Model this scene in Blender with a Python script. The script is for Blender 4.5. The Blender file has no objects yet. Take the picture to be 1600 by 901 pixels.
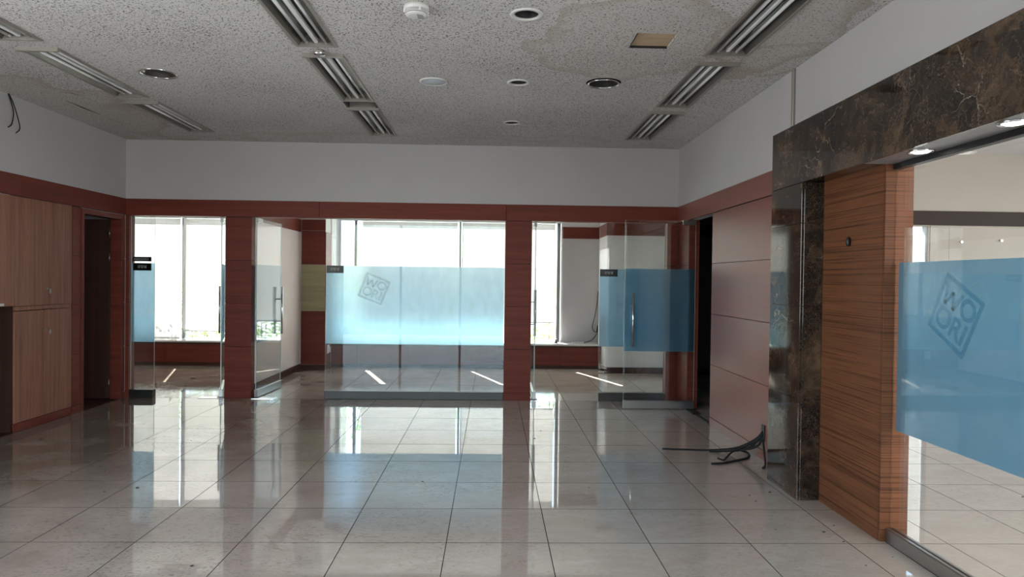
import bpy, bmesh, math, random
from mathutils import Vector, Matrix
random.seed(7)
R = math.radians
sc = bpy.context.scene
col = sc.collection

# ------------------------------------------------------------------ camera
F_PX, YAW, PITCH, ROLL, CAM_H = 1096.93, .0284, -.0125, .0126, 1.5477
cam_d = bpy.data.cameras.new('camera'); cam = bpy.data.objects.new('camera', cam_d); col.objects.link(cam)
cam_d.sensor_width = 36; cam_d.lens = F_PX / 1600 * 36; cam_d.clip_start = .05
_f = Vector((math.sin(YAW) * math.cos(PITCH), math.cos(YAW) * math.cos(PITCH), math.sin(PITCH)))
_r = Vector((math.cos(YAW), -math.sin(YAW), 0)); _u = _r.cross(_f)
_r2 = _r * math.cos(ROLL) + _u * math.sin(ROLL); _u2 = -_r * math.sin(ROLL) + _u * math.cos(ROLL)
cam.matrix_world = Matrix(((_r2.x, _u2.x, -_f.x, 0), (_r2.y, _u2.y, -_f.y, 0), (_r2.z, _u2.z, -_f.z, CAM_H), (0, 0, 0, 1)))
sc.camera = cam

# ------------------------------------------------------------------ sky, sun, daylight, exposure
world = bpy.data.worlds.new('world'); sc.world = world; world.use_nodes = True
wt = world.node_tree; bgn = wt.nodes['Background']
sky = wt.nodes.new('ShaderNodeTexSky'); sky.sky_type = 'NISHITA'; sky.sun_disc = False
sky.sun_elevation = R(45); sky.sun_rotation = R(-18); sky.dust_density = 1.0; sky.air_density = 1.0
wt.links.new(sky.outputs['Color'], bgn.inputs['Color']); bgn.inputs['Strength'].default_value = .72
sun_d = bpy.data.lights.new('sun', 'SUN'); sun_d.energy = 47.0; sun_d.angle = R(.6); sun_d.color = (1, .97, .92)
sun = bpy.data.objects.new('sun', sun_d); col.objects.link(sun)
sun.rotation_euler = Vector((.32, -.95, -1.0)).to_track_quat('-Z', 'Y').to_euler(); sun.location = (-3, 20, 12)

def area(name, loc, d, sx, sy, power, color=(1, 1, 1)):
    l = bpy.data.lights.new(name, 'AREA'); l.shape = 'RECTANGLE'; l.size = sx; l.size_y = sy; l.energy = power; l.color = color
    o = bpy.data.objects.new(name, l); col.objects.link(o); o.location = loc
    o.rotation_euler = Vector(d).to_track_quat('-Z', 'Y').to_euler(); return o
# added fill lamps at made-up side windows, and daylight for the lobby's unseen windows
area('fill_lamp_left', (-5.6, 2.0, 2.0), (1, .18, -.1), 4.4, 2.4, 270, (1, .985, .985))
area('fill_lamp_right', (3.4, -.8, 2.0), (-.9, .42, -.05), 3.4, 2.4, 390, (1, .985, .98))
area('daylight_lobby_window', (9.6, 4.5, 2.4), (-.92, 0, -.38), 6.0, 2.8, 220, (1, .975, .95))

vs = sc.view_settings; vs.view_transform = 'Standard'; vs.look = 'None'; vs.gamma = 1; vs.exposure = 0.06; vs.use_curve_mapping = False
cy = sc.cycles; cy.use_denoising = True; cy.max_bounces = 10; cy.diffuse_bounces = 5; cy.glossy_bounces = 5
cy.transmission_bounces = 8; cy.transparent_max_bounces = 32; cy.sample_clamp_indirect = 6.0

# ------------------------------------------------------------------ materials
class NT:
    def __init__(s, name):
        s.m = bpy.data.materials.new(name); s.m.use_nodes = True; s.t = s.m.node_tree; s.n = s.t.nodes
        s.p = s.n['Principled BSDF']; s.out = s.n['Material Output']
    def add(s, typ, ins=None, **kw):
        nd = s.n.new(typ)
        for k, v in kw.items(): setattr(nd, k, v)
        for k, v in (ins or {}).items(): s.set(nd, k, v)
        return nd
    def set(s, nd, k, v):
        i = nd.inputs[k]
        if isinstance(v, bpy.types.NodeSocket): s.t.links.new(v, i)
        elif isinstance(v, bpy.types.Node): s.t.links.new(v.outputs[0], i)
        else:
            if isinstance(v, tuple) and len(v) == 3 and i.type == 'RGBA': v = (*v, 1)
            i.default_value = v
    def pos(s): return s.add('ShaderNodeNewGeometry').outputs['Position']
    def scale(s, vec, sx, sy, sz): return s.add('ShaderNodeVectorMath', {0: vec, 1: (sx, sy, sz)}, operation='MULTIPLY').outputs[0]
    def noise(s, vec, scale, detail=3, rough=.5, dist=0): return s.add('ShaderNodeTexNoise', {'Vector': vec, 'Scale': scale, 'Detail': detail, 'Roughness': rough, 'Distortion': dist}).outputs['Fac']
    def ramp(s, fac, stops):
        r = s.add('ShaderNodeValToRGB', {'Fac': fac}); e = r.color_ramp.elements
        while len(e) < len(stops): e.new(.5)
        for q, (p, c) in zip(e, stops):
            q.position = p; q.color = (c, c, c, 1) if not isinstance(c, tuple) else (*c, 1)
        return r.outputs['Color']
    def mapr(s, v, a, b, c, d): return s.add('ShaderNodeMapRange', {0: v, 1: a, 2: b, 3: c, 4: d}).outputs[0]
    def math(s, op, a, b=0.0): return s.add('ShaderNodeMath', {0: a, 1: b}, operation=op).outputs[0]
    def mix(s, fac, a, b, mode='MIX'):
        nd = s.add('ShaderNodeMix', data_type='RGBA', blend_type=mode)
        s.set(nd, 0, fac); s.set(nd, 6, a); s.set(nd, 7, b); return nd.outputs[2]
    def bump(s, h, strength=.3, dist=.01): return s.add('ShaderNodeBump', {'Height': h, 'Strength': strength, 'Distance': dist}).outputs[0]
    def pr(s, **kw):
        for k, v in kw.items(): s.set(s.p, k.replace('_', ' '), v)
        return s.m

def plain(name, c, rough=.5, metal=0.0, var=.06, vs_=6, ior=1.5):
    n = NT(name); f = n.noise(n.pos(), vs_, 4)
    cc = n.mix(f, tuple(x * (1 - var) for x in c), tuple(min(1, x * (1 + var)) for x in c))
    return n.pr(Base_Color=cc, Roughness=rough, Metallic=metal, IOR=ior)

def wood(name, c, vertical=False, rough=.42, contrast=.35, fine=90, stripes=0.0, ior=1.27):
    n = NT(name); p = n.pos()
    rnd = n.add('ShaderNodeObjectInfo').outputs['Random']
    off = n.add('ShaderNodeCombineXYZ', {0: n.math('MULTIPLY', rnd, 13.0), 1: n.math('MULTIPLY', rnd, 7.0), 2: n.math('MULTIPLY', rnd, 19.0)}).outputs[0]
    p2 = n.add('ShaderNodeVectorMath', {0: p, 1: off}, operation='ADD').outputs[0]
    q = n.scale(p2, 1, 1, .03) if vertical else n.scale(p2, .03, .03, 1)
    a = n.noise(q, fine, 5, .6); b = n.noise(q, fine * .18, 3, .5, .3)
    g = n.mapr(n.math('ADD', n.math('MULTIPLY', a, .5), n.math('MULTIPLY', b, .5)), .3, .7, 0, 1)
    dk = tuple(x * (1 - contrast) for x in c); lt = tuple(x * (1 + contrast * .8) for x in c)
    cc = n.mix(g, dk, lt)
    if stripes:
        st = n.ramp(n.noise(n.scale(p, .006, .006, 1), 120, 2, .6), [(.0, 1), (.38, 1), (.47, 0), (1, 0)])
        cc = n.mix(n.math('MULTIPLY', st, stripes), cc, tuple(x * .25 for x in c))
    cc = n.mix(n.mapr(rnd, 0, 1, 0, .16), cc, tuple(x * 1.35 for x in c))
    return n.pr(Base_Color=cc, Roughness=n.mapr(g, 0, 1, rough - .05, rough + .08), Normal=n.bump(a, .08, .002), IOR=ior)

def tile_mat(name='polished_tile', k=1.0, ior=2.45, r0=.0):
    n = NT(name); p = n.pos()
    rnd = n.add('ShaderNodeObjectInfo').outputs['Random']
    off = n.add('ShaderNodeCombineXYZ', {0: n.math('MULTIPLY', rnd, 31.0), 1: n.math('MULTIPLY', rnd, 17.0), 2: 0.0}).outputs[0]
    p2 = n.add('ShaderNodeVectorMath', {0: p, 1: off}, operation='ADD').outputs[0]
    v = n.noise(n.scale(p2, .8, 1.6, 1), 2.2, 7, .62, 1.4)
    cc = n.ramp(v, [(.25, (.40, .355, .325)), (.5, (.445, .40, .367)), (.72, (.485, .443, .41))])
    vein = n.ramp(n.noise(n.scale(p2, .7, 1.8, 1), 3.1, 8, .6, 2.2), [(.47, 0), (.495, 1), (.505, 1), (.53, 0)])
    cc = n.mix(n.math('MULTIPLY', vein, .12), cc, (.68, .65, .61))
    cc = n.mix(n.mapr(rnd, 0, 1, 0, .12), cc, (.42, .385, .355))
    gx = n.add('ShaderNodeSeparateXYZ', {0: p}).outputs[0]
    grime_shade = n.math('MULTIPLY', n.mapr(n.math('ADD', gx, n.mapr(n.noise(p, .7, 3), .3, .7, -1.2, 1.2)), -3.6, -.2, .9, 0), n.mapr(n.noise(p, 2.5, 4), .3, .7, .6, 1))
    cc = n.mix(grime_shade, cc, (.13, .10, .078))  # brown grime, deepened in the colour to stand in for the dimmer left side
    # scuffs and trodden dirt, heavier on the left side of the room
    sx = n.add('ShaderNodeSeparateXYZ', {0: p}).outputs[0]
    wgt = n.mapr(sx, -4.6, 1.5, 1.0, .28)
    scr = n.ramp(n.noise(n.scale(p, 5, 9, 1), 2.6, 7, .68, 2.5), [(.53, 0), (.60, 1)])
    big = n.ramp(n.noise(p, .9, 3), [(.38, 0), (.55, 1)])
    dirt = n.math('MULTIPLY', n.math('MULTIPLY', scr, big), wgt)
    spk = n.ramp(n.noise(p, 42, 2, .5), [(.73, 0), (.76, 1)])
    dirt2 = n.math('MAXIMUM', n.math('MULTIPLY', dirt, .75), n.math('MULTIPLY', n.math('MULTIPLY', spk, wgt), .5))
    cc = n.mix(dirt2, cc, (.13, .11, .095))
    cc = n.mix(1.0, cc, (k, k * .97, k * .93), 'MULTIPLY')
    ro = n.math('ADD', n.math('MULTIPLY', dirt2, .3), n.math('ADD', r0, n.mapr(n.noise(p, 3.5, 4), .3, .7, .004, .022)))
    return n.pr(Base_Color=cc, Roughness=ro, IOR=ior)

def ceiling_mat():
    n = NT('mineral_ceiling_board'); p = n.pos()
    base = n.mix(n.noise(p, 1.3, 3), (.64, .62, .605), (.71, .69, .675))
    pit_n = n.noise(n.scale(p, 1, 1, 0), 78, 2, .5, 1.0)
    den = n.mapr(n.noise(p, .8, 2), .3, .7, -.02, .03)
    pit = n.mapr(n.math('ADD', pit_n, den), .585, .62, 0, 1)
    cc = n.mix(n.math('MULTIPLY', pit, .95), base, (.05, .042, .035))  # shade inside the pits is put into the colour
    sp = n.add('ShaderNodeSeparateXYZ', {0: p})
    warp = n.noise(n.scale(p, 1, 1, 0), 1.7, 3, .5)
    tot_in = None; tot_ring = None
    for cx, cyy, rx, ry, k in ((1.95, 4.7, .42, 1.0, 1.0), (1.0, 5.05, .75, .85, .75), (-4.35, 7.6, .75, 1.5, .9), (-.1, 8.8, 3.2, .5, .35), (-1.6, 9.0, 3.6, .5, .4), (2.2, 5.35, .35, .38, .8)):
        dx = n.math('DIVIDE', n.math('SUBTRACT', sp.outputs[0], cx), rx); dy = n.math('DIVIDE', n.math('SUBTRACT', sp.outputs[1], cyy), ry)
        d = n.math('SQRT', n.math('ADD', n.math('MULTIPLY', dx, dx), n.math('MULTIPLY', dy, dy)))
        d = n.math('ADD', d, n.mapr(warp, .25, .75, -.38, .38))
        inside = n.math('MULTIPLY', n.mapr(d, 1.0, .94, 0, 1), k)
        ring = n.math('MULTIPLY', n.ramp(n.mapr(d, .6, 1.1, 0, 1), [(.30, 0), (.74, 1), (.80, 1), (.84, 0)]), k)
        tot_in = inside if tot_in is None else n.math('MAXIMUM', tot_in, inside)
        tot_ring = ring if tot_ring is None else n.math('MAXIMUM', tot_ring, ring)
    cc = n.mix(n.math('MULTIPLY', tot_in, .30), cc, (.56, .52, .44))
    cc = n.mix(n.math('MULTIPLY', tot_ring, .5), cc, (.36, .29, .20))
    return n.pr(Base_Color=cc, Roughness=.9, Normal=n.bump(n.math('SUBTRACT', 1.0, pit), .5, .004))

def marble_mat():
    n = NT('dark_marble'); p = n.pos()
    w = n.add('ShaderNodeTexNoise', {'Vector': p, 'Scale': 5.0, 'Detail': 5.0, 'Roughness': .6})
    p2 = n.add('ShaderNodeVectorMath', {0: p, 1: n.add('ShaderNodeVectorMath', {0: w.outputs['Color'], 1: (.22, .22, .22)}, operation='MULTIPLY').outputs[0]}, operation='ADD').outputs[0]
    vor = n.add('ShaderNodeTexVoronoi', {'Vector': p2, 'Scale': 15.0}, feature='DISTANCE_TO_EDGE').outputs['Distance']
    vor2 = n.add('ShaderNodeTexVoronoi', {'Vector': p2, 'Scale': 4.0}, feature='DISTANCE_TO_EDGE').outputs['Distance']
    base = n.ramp(n.noise(p2, 3.2, 8, .72, .6), [(.36, (.006, .0045, .0035)), (.49, (.020, .0135, .010)), (.57, (.060, .037, .023)), (.70, (.15, .095, .058))])
    vor3 = n.add('ShaderNodeTexVoronoi', {'Vector': p2, 'Scale': 46.0}, feature='DISTANCE_TO_EDGE').outputs['Distance']
    fine = n.math('MULTIPLY', n.mapr(vor3, 0, .05, 1, 0), n.mapr(n.noise(p, 7, 4), .38, .62, .08, .85))
    cc = n.mix(fine, base, (.16, .11, .078))
    veins = n.math('MULTIPLY', n.mapr(vor, 0, .022, 1, 0), n.mapr(n.noise(p, 3, 3), .44, .68, 0, .6))
    cc = n.mix(veins, cc, (.24, .18, .13))
    cc = n.mix(n.math('MULTIPLY', n.mapr(vor2, 0, .010, 1, 0), n.mapr(n.noise(p, 2.1, 3), .56, .64, 0, .7)), cc, (.42, .36, .29))
    return n.pr(Base_Color=cc, Roughness=.06, IOR=1.6)

def glass_mat(name, tint, spec_ior=1.5, dusty=0.0):
    n = NT(name); n.n.remove(n.p)
    tr = n.add('ShaderNodeBsdfTransparent', {'Color': tint}); gl = n.add('ShaderNodeBsdfGlossy', {'Color': (1, 1, 1), 'Roughness': .0})
    geo = n.add('ShaderNodeNewGeometry')
    dt = n.math('ABSOLUTE', n.add('ShaderNodeVectorMath', {0: geo.outputs['Normal'], 1: geo.outputs['Incoming']}, operation='DOT_PRODUCT').outputs['Value'])
    fr = n.math('ADD', n.math('MULTIPLY', n.math('POWER', n.math('SUBTRACT', 1.0, dt), 5.0), .96), .04)
    sh = n.add('ShaderNodeMixShader', {0: fr, 1: tr, 2: gl})
    if dusty:
        dn = n.ramp(n.noise(n.scale(n.pos(), 3, 3, 1), 5, 6, .6), [(.35, 0), (.75, 1)])
        sh = n.add('ShaderNodeMixShader', {0: n.math('MULTIPLY', dn, dusty), 1: sh, 2: n.add('ShaderNodeBsdfDiffuse', {'Color': (.6, .6, .6)})})
    n.t.links.new(sh.outputs[0], n.out.inputs['Surface']); return n.m

def film_mat(name, refr, trans, diff, k=1.0):
    n = NT(name); n.n.remove(n.p)
    wob = n.mapr(n.noise(n.pos(), 9, 3), .3, .7, .97, 1.03)
    def sc_(c): return n.mix(1.0, tuple(x * k for x in c), n.add('ShaderNodeCombineColor', {0: wob, 1: wob, 2: wob}).outputs[0], 'MULTIPLY')
    rf = n.add('ShaderNodeBsdfRefraction', {'Color': sc_(refr), 'Roughness': .75, 'IOR': 1.10})
    tl = n.add('ShaderNodeBsdfTranslucent', {'Color': sc_(trans)})
    df = n.add('ShaderNodeBsdfDiffuse', {'Color': sc_(diff)})
    a = n.add('ShaderNodeMixShader', {0: .42, 1: rf, 2: tl}); b = n.add('ShaderNodeMixShader', {0: .22, 1: a, 2: df})
    n.t.links.new(b.outputs[0], n.out.inputs['Surface']); return n.m

def blind_mat():
    n = NT('roller_blind_fabric'); n.n.remove(n.p)
    wv = n.mapr(n.noise(n.scale(n.pos(), 1, 1, .05), 60, 2), .3, .7, .96, 1.03)
    cc = n.mix(1.0, (.80, .79, .775), n.add('ShaderNodeCombineColor', {0: wv, 1: wv, 2: wv}).outputs[0], 'MULTIPLY')
    a = n.add('ShaderNodeMixShader', {0: .37, 1: n.add('ShaderNodeBsdfDiffuse', {'Color': cc}), 2: n.add('ShaderNodeBsdfTranslucent', {'Color': cc})})
    n.t.links.new(a.outputs[0], n.out.inputs['Surface']); return n.m

def emit_mat(name, c, s):
    n = NT(name); return n.pr(Base_Color=(.8, .8, .8), Emission_Color=c, Emission_Strength=s)

def leaf_mat():
    n = NT('leaf'); n.n.remove(n.p); f = n.noise(n.pos(), 14, 2)
    cc = n.mix(f, (.10, .25, .04), (.32, .5, .12))
    a = n.add('ShaderNodeMixShader', {0: .5, 1: n.add('ShaderNodeBsdfDiffuse', {'Color': cc}), 2: n.add('ShaderNodeBsdfTranslucent', {'Color': cc})})
    n.t.links.new(a.outputs[0], n.out.inputs['Surface']); return n.m

MT = dict(
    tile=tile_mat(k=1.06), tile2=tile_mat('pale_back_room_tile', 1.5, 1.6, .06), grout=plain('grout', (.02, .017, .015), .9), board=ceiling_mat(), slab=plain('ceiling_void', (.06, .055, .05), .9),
    white=plain('painted_white_wall', (.50, .482, .485), .75, var=.05, vs_=2), white2=plain('back_room_white', (.78, .76, .745), .7, var=.03),
    pinkish=plain('pale_pink_wallpaper', (.72, .63, .61), .6, var=.04), ribbed=plain('ribbed_grey_wallpaper', (.55, .52, .52), .6),
    cream=plain('cream_wallpaper', (.60, .545, .475), .7, var=.05, vs_=3), shadegrey=plain('shaded_grey_wall', (.12, .12, .12), .8),
    woodg=wood('cherry_veneer_glossy', (.21, .066, .048), rough=.36, ior=1.6),
    wood=wood('cherry_veneer', (.165, .038, .026)), woodv=wood('cabinet_veneer', (.28, .128, .084), True, contrast=.55, fine=120),
    zebra=wood('striped_walnut_veneer', (.145, .056, .025), rough=.5, contrast=.38, stripes=.8),
    darkwood=wood('dark_door_veneer', (.055, .026, .020), True, rough=.4), plinth=wood('dark_plinth_veneer', (.07, .032, .024)),
    bandark=plain('lobby_dark_band', (.026, .016, .012), .6),
    groove=plain('groove_black', (.012, .008, .007), .9), marble=marble_mat(),
    glass=glass_mat('clear_glass', (.955, .968, .966)), gedge=plain('glass_edge', (.42, .55, .52), .15), wglass=glass_mat('window_glass', (.94, .97, .97)),
    dusty=glass_mat('dusty_glass', (.955, .968, .966), dusty=.05),
    film=film_mat('blue_frosted_film', (.40, .61, .78), (.31, .56, .78), (.10, .24, .34)),
    film1=film_mat('blue_frosted_film_top_strip', (.42, .615, .77), (.33, .565, .77), (.10, .235, .33)),
    film3b=film_mat('lobby_frosted_film_middle', (.19, .39, .54), (.125, .29, .44), (.038, .108, .16)),
    film2=film_mat('blue_frosted_film_lower_strip', (.365, .60, .78), (.275, .55, .78), (.09, .23, .35)),
    film3=film_mat('lobby_frosted_film', (.20, .40, .54), (.13, .30, .44), (.04, .11, .16)),  # same film as the hall's, darkened in colour for weaker light through it
    logo=film_mat('film_logo', (.62, .78, .85), (.5, .7, .8), (.06, .14, .19)),
    logo_faint=film_mat('film_logo_faint', (.90, .95, .98), (.80, .90, .95), (.5, .65, .7)),
    steel=plain('brushed_steel', (.42, .41, .40), .32, 1.0, .08, 30), darksteel=plain('dark_steel_rail', (.085, .08, .078), .45, 1.0, .1, 20),
    chrome=plain('chrome', (.75, .75, .75), .1, 1.0), lampmetal=plain('lamp_reflector', (.17, .16, .145), .28, .9, .08), lampframe=plain('lamp_frame', (.34, .315, .28), .4, .4),
    tube=plain('fluorescent_tube', (.88, .88, .87), .15), dark=plain('dark_recess', (.02, .018, .017), .6), black=plain('black_plastic', (.008, .008, .009), .4), cable=plain('black_cable', (.008, .0075, .0075), .75),
    sign=plain('black_sign', (.006, .006, .008), .25), letter=plain('sign_letter', (.50, .50, .50), .5), plastic=plain('white_plastic', (.70, .68, .66), .4),
    aluminium=plain('window_aluminium', (.10, .105, .11), .45, .2), alu_light=plain('light_window_frame', (.62, .66, .70), .5),
    blind=blind_mat(), bluefringe=plain('blue_blind_edge', (.45, .55, .78), .6), benchtop=plain('bench_top_stone', (.70, .68, .67), .25), noticeboard=wood('straw_board', (.36, .32, .19), rough=.7, contrast=.25, fine=60),
    tan=plain('raw_gypsum_board', (.56, .42, .27), .85, var=.1, vs_=9), lens=emit_mat('lit_lamp_lens', (1, .95, .90), 3.0), disc=plain('speaker_cover', (.55, .60, .66), .5),
    soffit=plain('grey_soffit_paint', (.22, .215, .21), .35),
    concrete=plain('outdoor_paving', (.55, .53, .50), .8), leaf=leaf_mat(), bark=plain('bark', (.12, .08, .05), .9), ext=plain('outside_render', (.7, .69, .66), .9), crumb=plain('debris', (.035, .028, .022), .9),
)

# ------------------------------------------------------------------ mesh helpers
class MB:
    def __init__(s): s.bm = bmesh.new()
    def box(s, x0, x1, y0, y1, z0, z1, bev=0.0, mi=0):
        x0, x1 = sorted((x0, x1)); y0, y1 = sorted((y0, y1)); z0, z1 = sorted((z0, z1))
        g = bmesh.ops.create_cube(s.bm, size=1.0); vv = g['verts']
        for v in vv: v.co = Vector((x0 + (v.co.x + .5) * (x1 - x0), y0 + (v.co.y + .5) * (y1 - y0), z0 + (v.co.z + .5) * (z1 - z0)))
        fs = {f for v in vv for f in v.link_faces}
        for f in fs: f.material_index = mi
        if bev:
            b = min(bev, .45 * min(x1 - x0, y1 - y0, z1 - z0))
            bmesh.ops.bevel(s.bm, geom=list({e for v in vv for e in v.link_edges}), offset=b, segments=1, affect='EDGES', profile=.5)
        return s
    def poly(s, pts, mi=0):
        f = s.bm.faces.new([s.bm.verts.new(p) for p in pts]); f.material_index = mi; return s
    def prism(s, pts, h):            # vertical extrusion of an xy polygon [(x,y,z)]
        a = [s.bm.verts.new(p) for p in pts]; b = [s.bm.verts.new((p[0], p[1], p[2] + h)) for p in pts]
        s.bm.faces.new(a[::-1]); s.bm.faces.new(b); k = len(a)
        for i in range(k): s.bm.faces.new((a[i], a[(i + 1) % k], b[(i + 1) % k], b[i]))
        return s
    def tube(s, pts, r, n=8, smooth=True, cap=True):
        P = [Vector(p) for p in pts]
        if smooth and len(P) > 2:
            Q = [P[0] * 2 - P[1]] + P + [P[-1] * 2 - P[-2]]; out = []
            for i in range(1, len(Q) - 2):
                for k in range(6):
                    t = k / 6; a, b, c, d = Q[i - 1], Q[i], Q[i + 1], Q[i + 2]
                    out.append(.5 * ((2 * b) + (c - a) * t + (2 * a - 5 * b + 4 * c - d) * t * t + (3 * b - a - 3 * c + d) * t ** 3))
            P = out + [P[-1]]
        t0 = (P[1] - P[0]).normalized(); nrm = t0.orthogonal().normalized(); rings = []
        for i, p in enumerate(P):
            t = ((P[min(i + 1, len(P) - 1)] - P[max(i - 1, 0)])).normalized()
            nrm = (nrm - t * nrm.dot(t)).normalized(); bn = t.cross(nrm)
            rings.append([s.bm.verts.new(p + (nrm * math.cos(2 * math.pi * k / n) + bn * math.sin(2 * math.pi * k / n)) * r) for k in range(n)])
        for a, b in zip(rings, rings[1:]):
            for k in range(n):
                f = s.bm.faces.new((a[k], a[(k + 1) % n], b[(k + 1) % n], b[k])); f.smooth = True
        if cap: s.bm.faces.new(rings[0][::-1]); s.bm.faces.new(rings[-1])
        return s
    def lathe(s, prof, c=(0, 0, 0), n=32, closed=False):    # prof [(r,z)]
        rings = [[s.bm.verts.new((c[0] + r * math.cos(2 * math.pi * k / n), c[1] + r * math.sin(2 * math.pi * k / n), c[2] + z)) for k in range(n)] if r > 1e-5 else [s.bm.verts.new((c[0], c[1], c[2] + z))] for r, z in prof]
        prs = list(zip(rings, rings[1:])) + ([(rings[-1], rings[0])] if closed else [])
        for a, b in prs:
            for k in range(n):
                q = [a[k % len(a)], a[(k + 1) % len(a)], b[(k + 1) % len(b)], b[k % len(b)]]
                q = list(dict.fromkeys(q))
                if len(q) > 2: f = s.bm.faces.new(q); f.smooth = True
        return s
    def build(s, name, mats, parent=None, local=False, recalc=True):
        bm = s.bm
        if recalc: bmesh.ops.recalc_face_normals(bm, faces=bm.faces[:])
        xs = [v.co for v in bm.verts]
        lo = Vector([min(v[i] for v in xs) for i in range(3)]); hi = Vector([max(v[i] for v in xs) for i in range(3)])
        org = Vector(((lo.x + hi.x) / 2, (lo.y + hi.y) / 2, lo.z))
        for v in bm.verts: v.co -= org
        me = bpy.data.meshes.new(name); bm.to_mesh(me); bm.free()
        for m in (mats if isinstance(mats, (list, tuple)) else [mats]): me.materials.append(MT[m])
        o = bpy.data.objects.new(name, me); col.objects.link(o)
        if parent is not None:
            o.parent = parent; o.location = org if local else org - world_loc(parent)
        else: o.location = org
        return o
def world_loc(o):
    v = Vector(o.location)
    while o.parent: o = o.parent; v += Vector(o.location)
    return v
def bx(name, mat, x0, x1, y0, y1, z0, z1, parent=None, bev=0.0, local=False): return MB().box(x0, x1, y0, y1, z0, z1, bev).build(name, mat, parent, local)
def tag(o, label=None, cat=None, group=None, kind=None):
    for k, v in (('label', label), ('category', cat), ('group', group), ('kind', kind)):
        if v: o[k] = v
    return o
def thing(name, label, cat, loc, rz=0.0, group=None):
    o = bpy.data.objects.new(name, None); col.objects.link(o); o.location = loc; o.rotation_euler.z = rz; o.empty_display_size = .1
    return tag(o, label, cat, group)
def struct(o, label=None, cat=None): return tag(o, label, cat, kind='structure')
def copy_tree(o, parent=None):
    c = o.copy(); col.objects.link(c)
    if parent is not None: c.parent = parent
    for ch in list(o.children): copy_tree(ch, c)
    return c
def boxes(name, mat, bl, parent=None):
    m = MB()
    for b in bl: m.box(*b)
    return m.build(name, mat, parent)

XL, XR, YB, ZC = -4.62, 2.385, 8.98, 3.25
TX0, TY0, TS, TSY = -.8506, 4.1103, .6, .6135
ZJ = (.085, .655, 1.205, 1.75, 2.297)         # panel joint heights
BT, BB = 2.507, 2.300                          # wood band

# ------------------------------------------------------------------ floors made of single tiles
def tile_mesh(w, d, mat, fl):
    m = MB().box(-w / 2, w / 2, -d / 2, d / 2, -.009, 0); m.bm.normal_update()
    for f in m.bm.faces: f.material_index = 0 if f.normal.z > .5 else 1
    return m.build('tile', [mat, 'grout'], fl)
def tiled_floor(name, x0, x1, y0, y1, label, mat='tile'):
    fl = struct(bx(name, 'grout', x0, x1, y0, y1, -.12, -.006), label, 'floor')
    cache = {}
    i0 = math.floor((x0 - TX0) / TS); j0 = math.floor((y0 - TY0) / TSY)
    i = i0
    while TX0 + i * TS < x1:
        j = j0
        while TY0 + j * TSY < y1:
            a, b = max(x0, TX0 + i * TS) + .0025, min(x1, TX0 + (i + 1) * TS) - .0025
            c, d = max(y0, TY0 + j * TSY) + .0025, min(y1, TY0 + (j + 1) * TSY) - .0025
            if b - a > .02 and d - c > .02:
                key = (round(b - a, 3), round(d - c, 3))
                if key not in cache:
                    cache[key] = o = tile_mesh(b - a, d - c, mat, fl)
                else: o = cache[key].copy(); col.objects.link(o)
                o.parent = fl; o.location = Vector(((a + b) / 2, (c + d) / 2, -.009)) - fl.location
                o.rotation_euler = (random.uniform(-1, 1) * .0006, random.uniform(-1, 1) * .0006, 0)
            j += 1
        i += 1
    return fl
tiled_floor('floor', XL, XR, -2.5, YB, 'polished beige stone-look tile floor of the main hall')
tiled_floor('floor', -7.2, 3.0, YB, 12.25, 'polished tile floor of the rooms behind the glass fronts', 'tile2')
tiled_floor('floor', 2.385, 9.0, .9, YB, 'polished tile floor of the lobby behind the right glass')
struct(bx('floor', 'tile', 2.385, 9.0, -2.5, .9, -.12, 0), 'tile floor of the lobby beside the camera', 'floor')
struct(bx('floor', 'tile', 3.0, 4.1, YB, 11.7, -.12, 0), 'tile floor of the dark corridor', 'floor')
struct(bx('floor', 'plinth', -6.4, XL, 7.8, YB, -.12, -.01), 'dark floor behind the open wooden door', 'floor')

struct(bx('floor', 'plinth', -5.3, XL, 5.3, 7.8, -.12, -.006), 'dark floor inside the niche at the left edge', 'floor')
# ------------------------------------------------------------------ ceiling: boards with openings cut for the fittings
FIX = [(-3.6, -3.295), (-1.462, -1.16), (1.572, 1.895)]           # x ranges of the three lamp rows
FIXY = [(3.86, 5.24), (5.41, 6.82), (7.00, 8.42)]
rect_holes = [(a, b, c, d) for a, b in FIX for c, d in FIXY]
rect_holes = [(a, b, c, d) if not (a < -1 and a > -2 and c == 7.00) else (a, b, 6.86, 8.45) for a, b, c, d in rect_holes]
rect_holes.append((.975, 1.255, 4.815, 5.125))                   # open hatch
DL = [(-2.835, 6.03, .135), (.2, 4.52, .082), (.937, 6.04, .150), (.208, 6.075, .075), (.194, 7.63, .075)]   # downlight holes
round_holes = DL + [(-2.43, 11.3, .07), (-.56, 11.3, .07)]

def clip(poly, x0, x1, y0, y1):
    for ax, lim, sgn in ((0, x0, 1), (0, x1, -1), (1, y0, 1), (1, y1, -1)):
        out = []
        for a, b in zip(poly, poly[1:] + poly[:1]):
            ia, ib = (a[ax] - lim) * sgn >= -1e-9, (b[ax] - lim) * sgn >= -1e-9
            if ia: out.append(a)
            if ia != ib:
                t = (lim - a[ax]) / (b[ax] - a[ax]); out.append((a[0] + (b[0] - a[0]) * t, a[1] + (b[1] - a[1]) * t))
        poly = out
        if len(poly) < 3: return []
    ar = sum(a[0] * b[1] - a[1] * b[0] for a, b in zip(poly, poly[1:] + poly[:1]))
    return poly if abs(ar) > 1e-6 else []
def sub_rect(rs, h):
    out = []
    for a, b, c, d in rs:
        e, f, g, k = max(a, h[0]), min(b, h[1]), max(c, h[2]), min(d, h[3])
        if e >= f or g >= k: out.append((a, b, c, d)); continue
        if a < e: out.append((a, e, c, d))
        if f < b: out.append((f, b, c, d))
        if c < g: out.append((e, f, c, g))
        if k < d: out.append((e, f, k, d))
    return out
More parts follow.
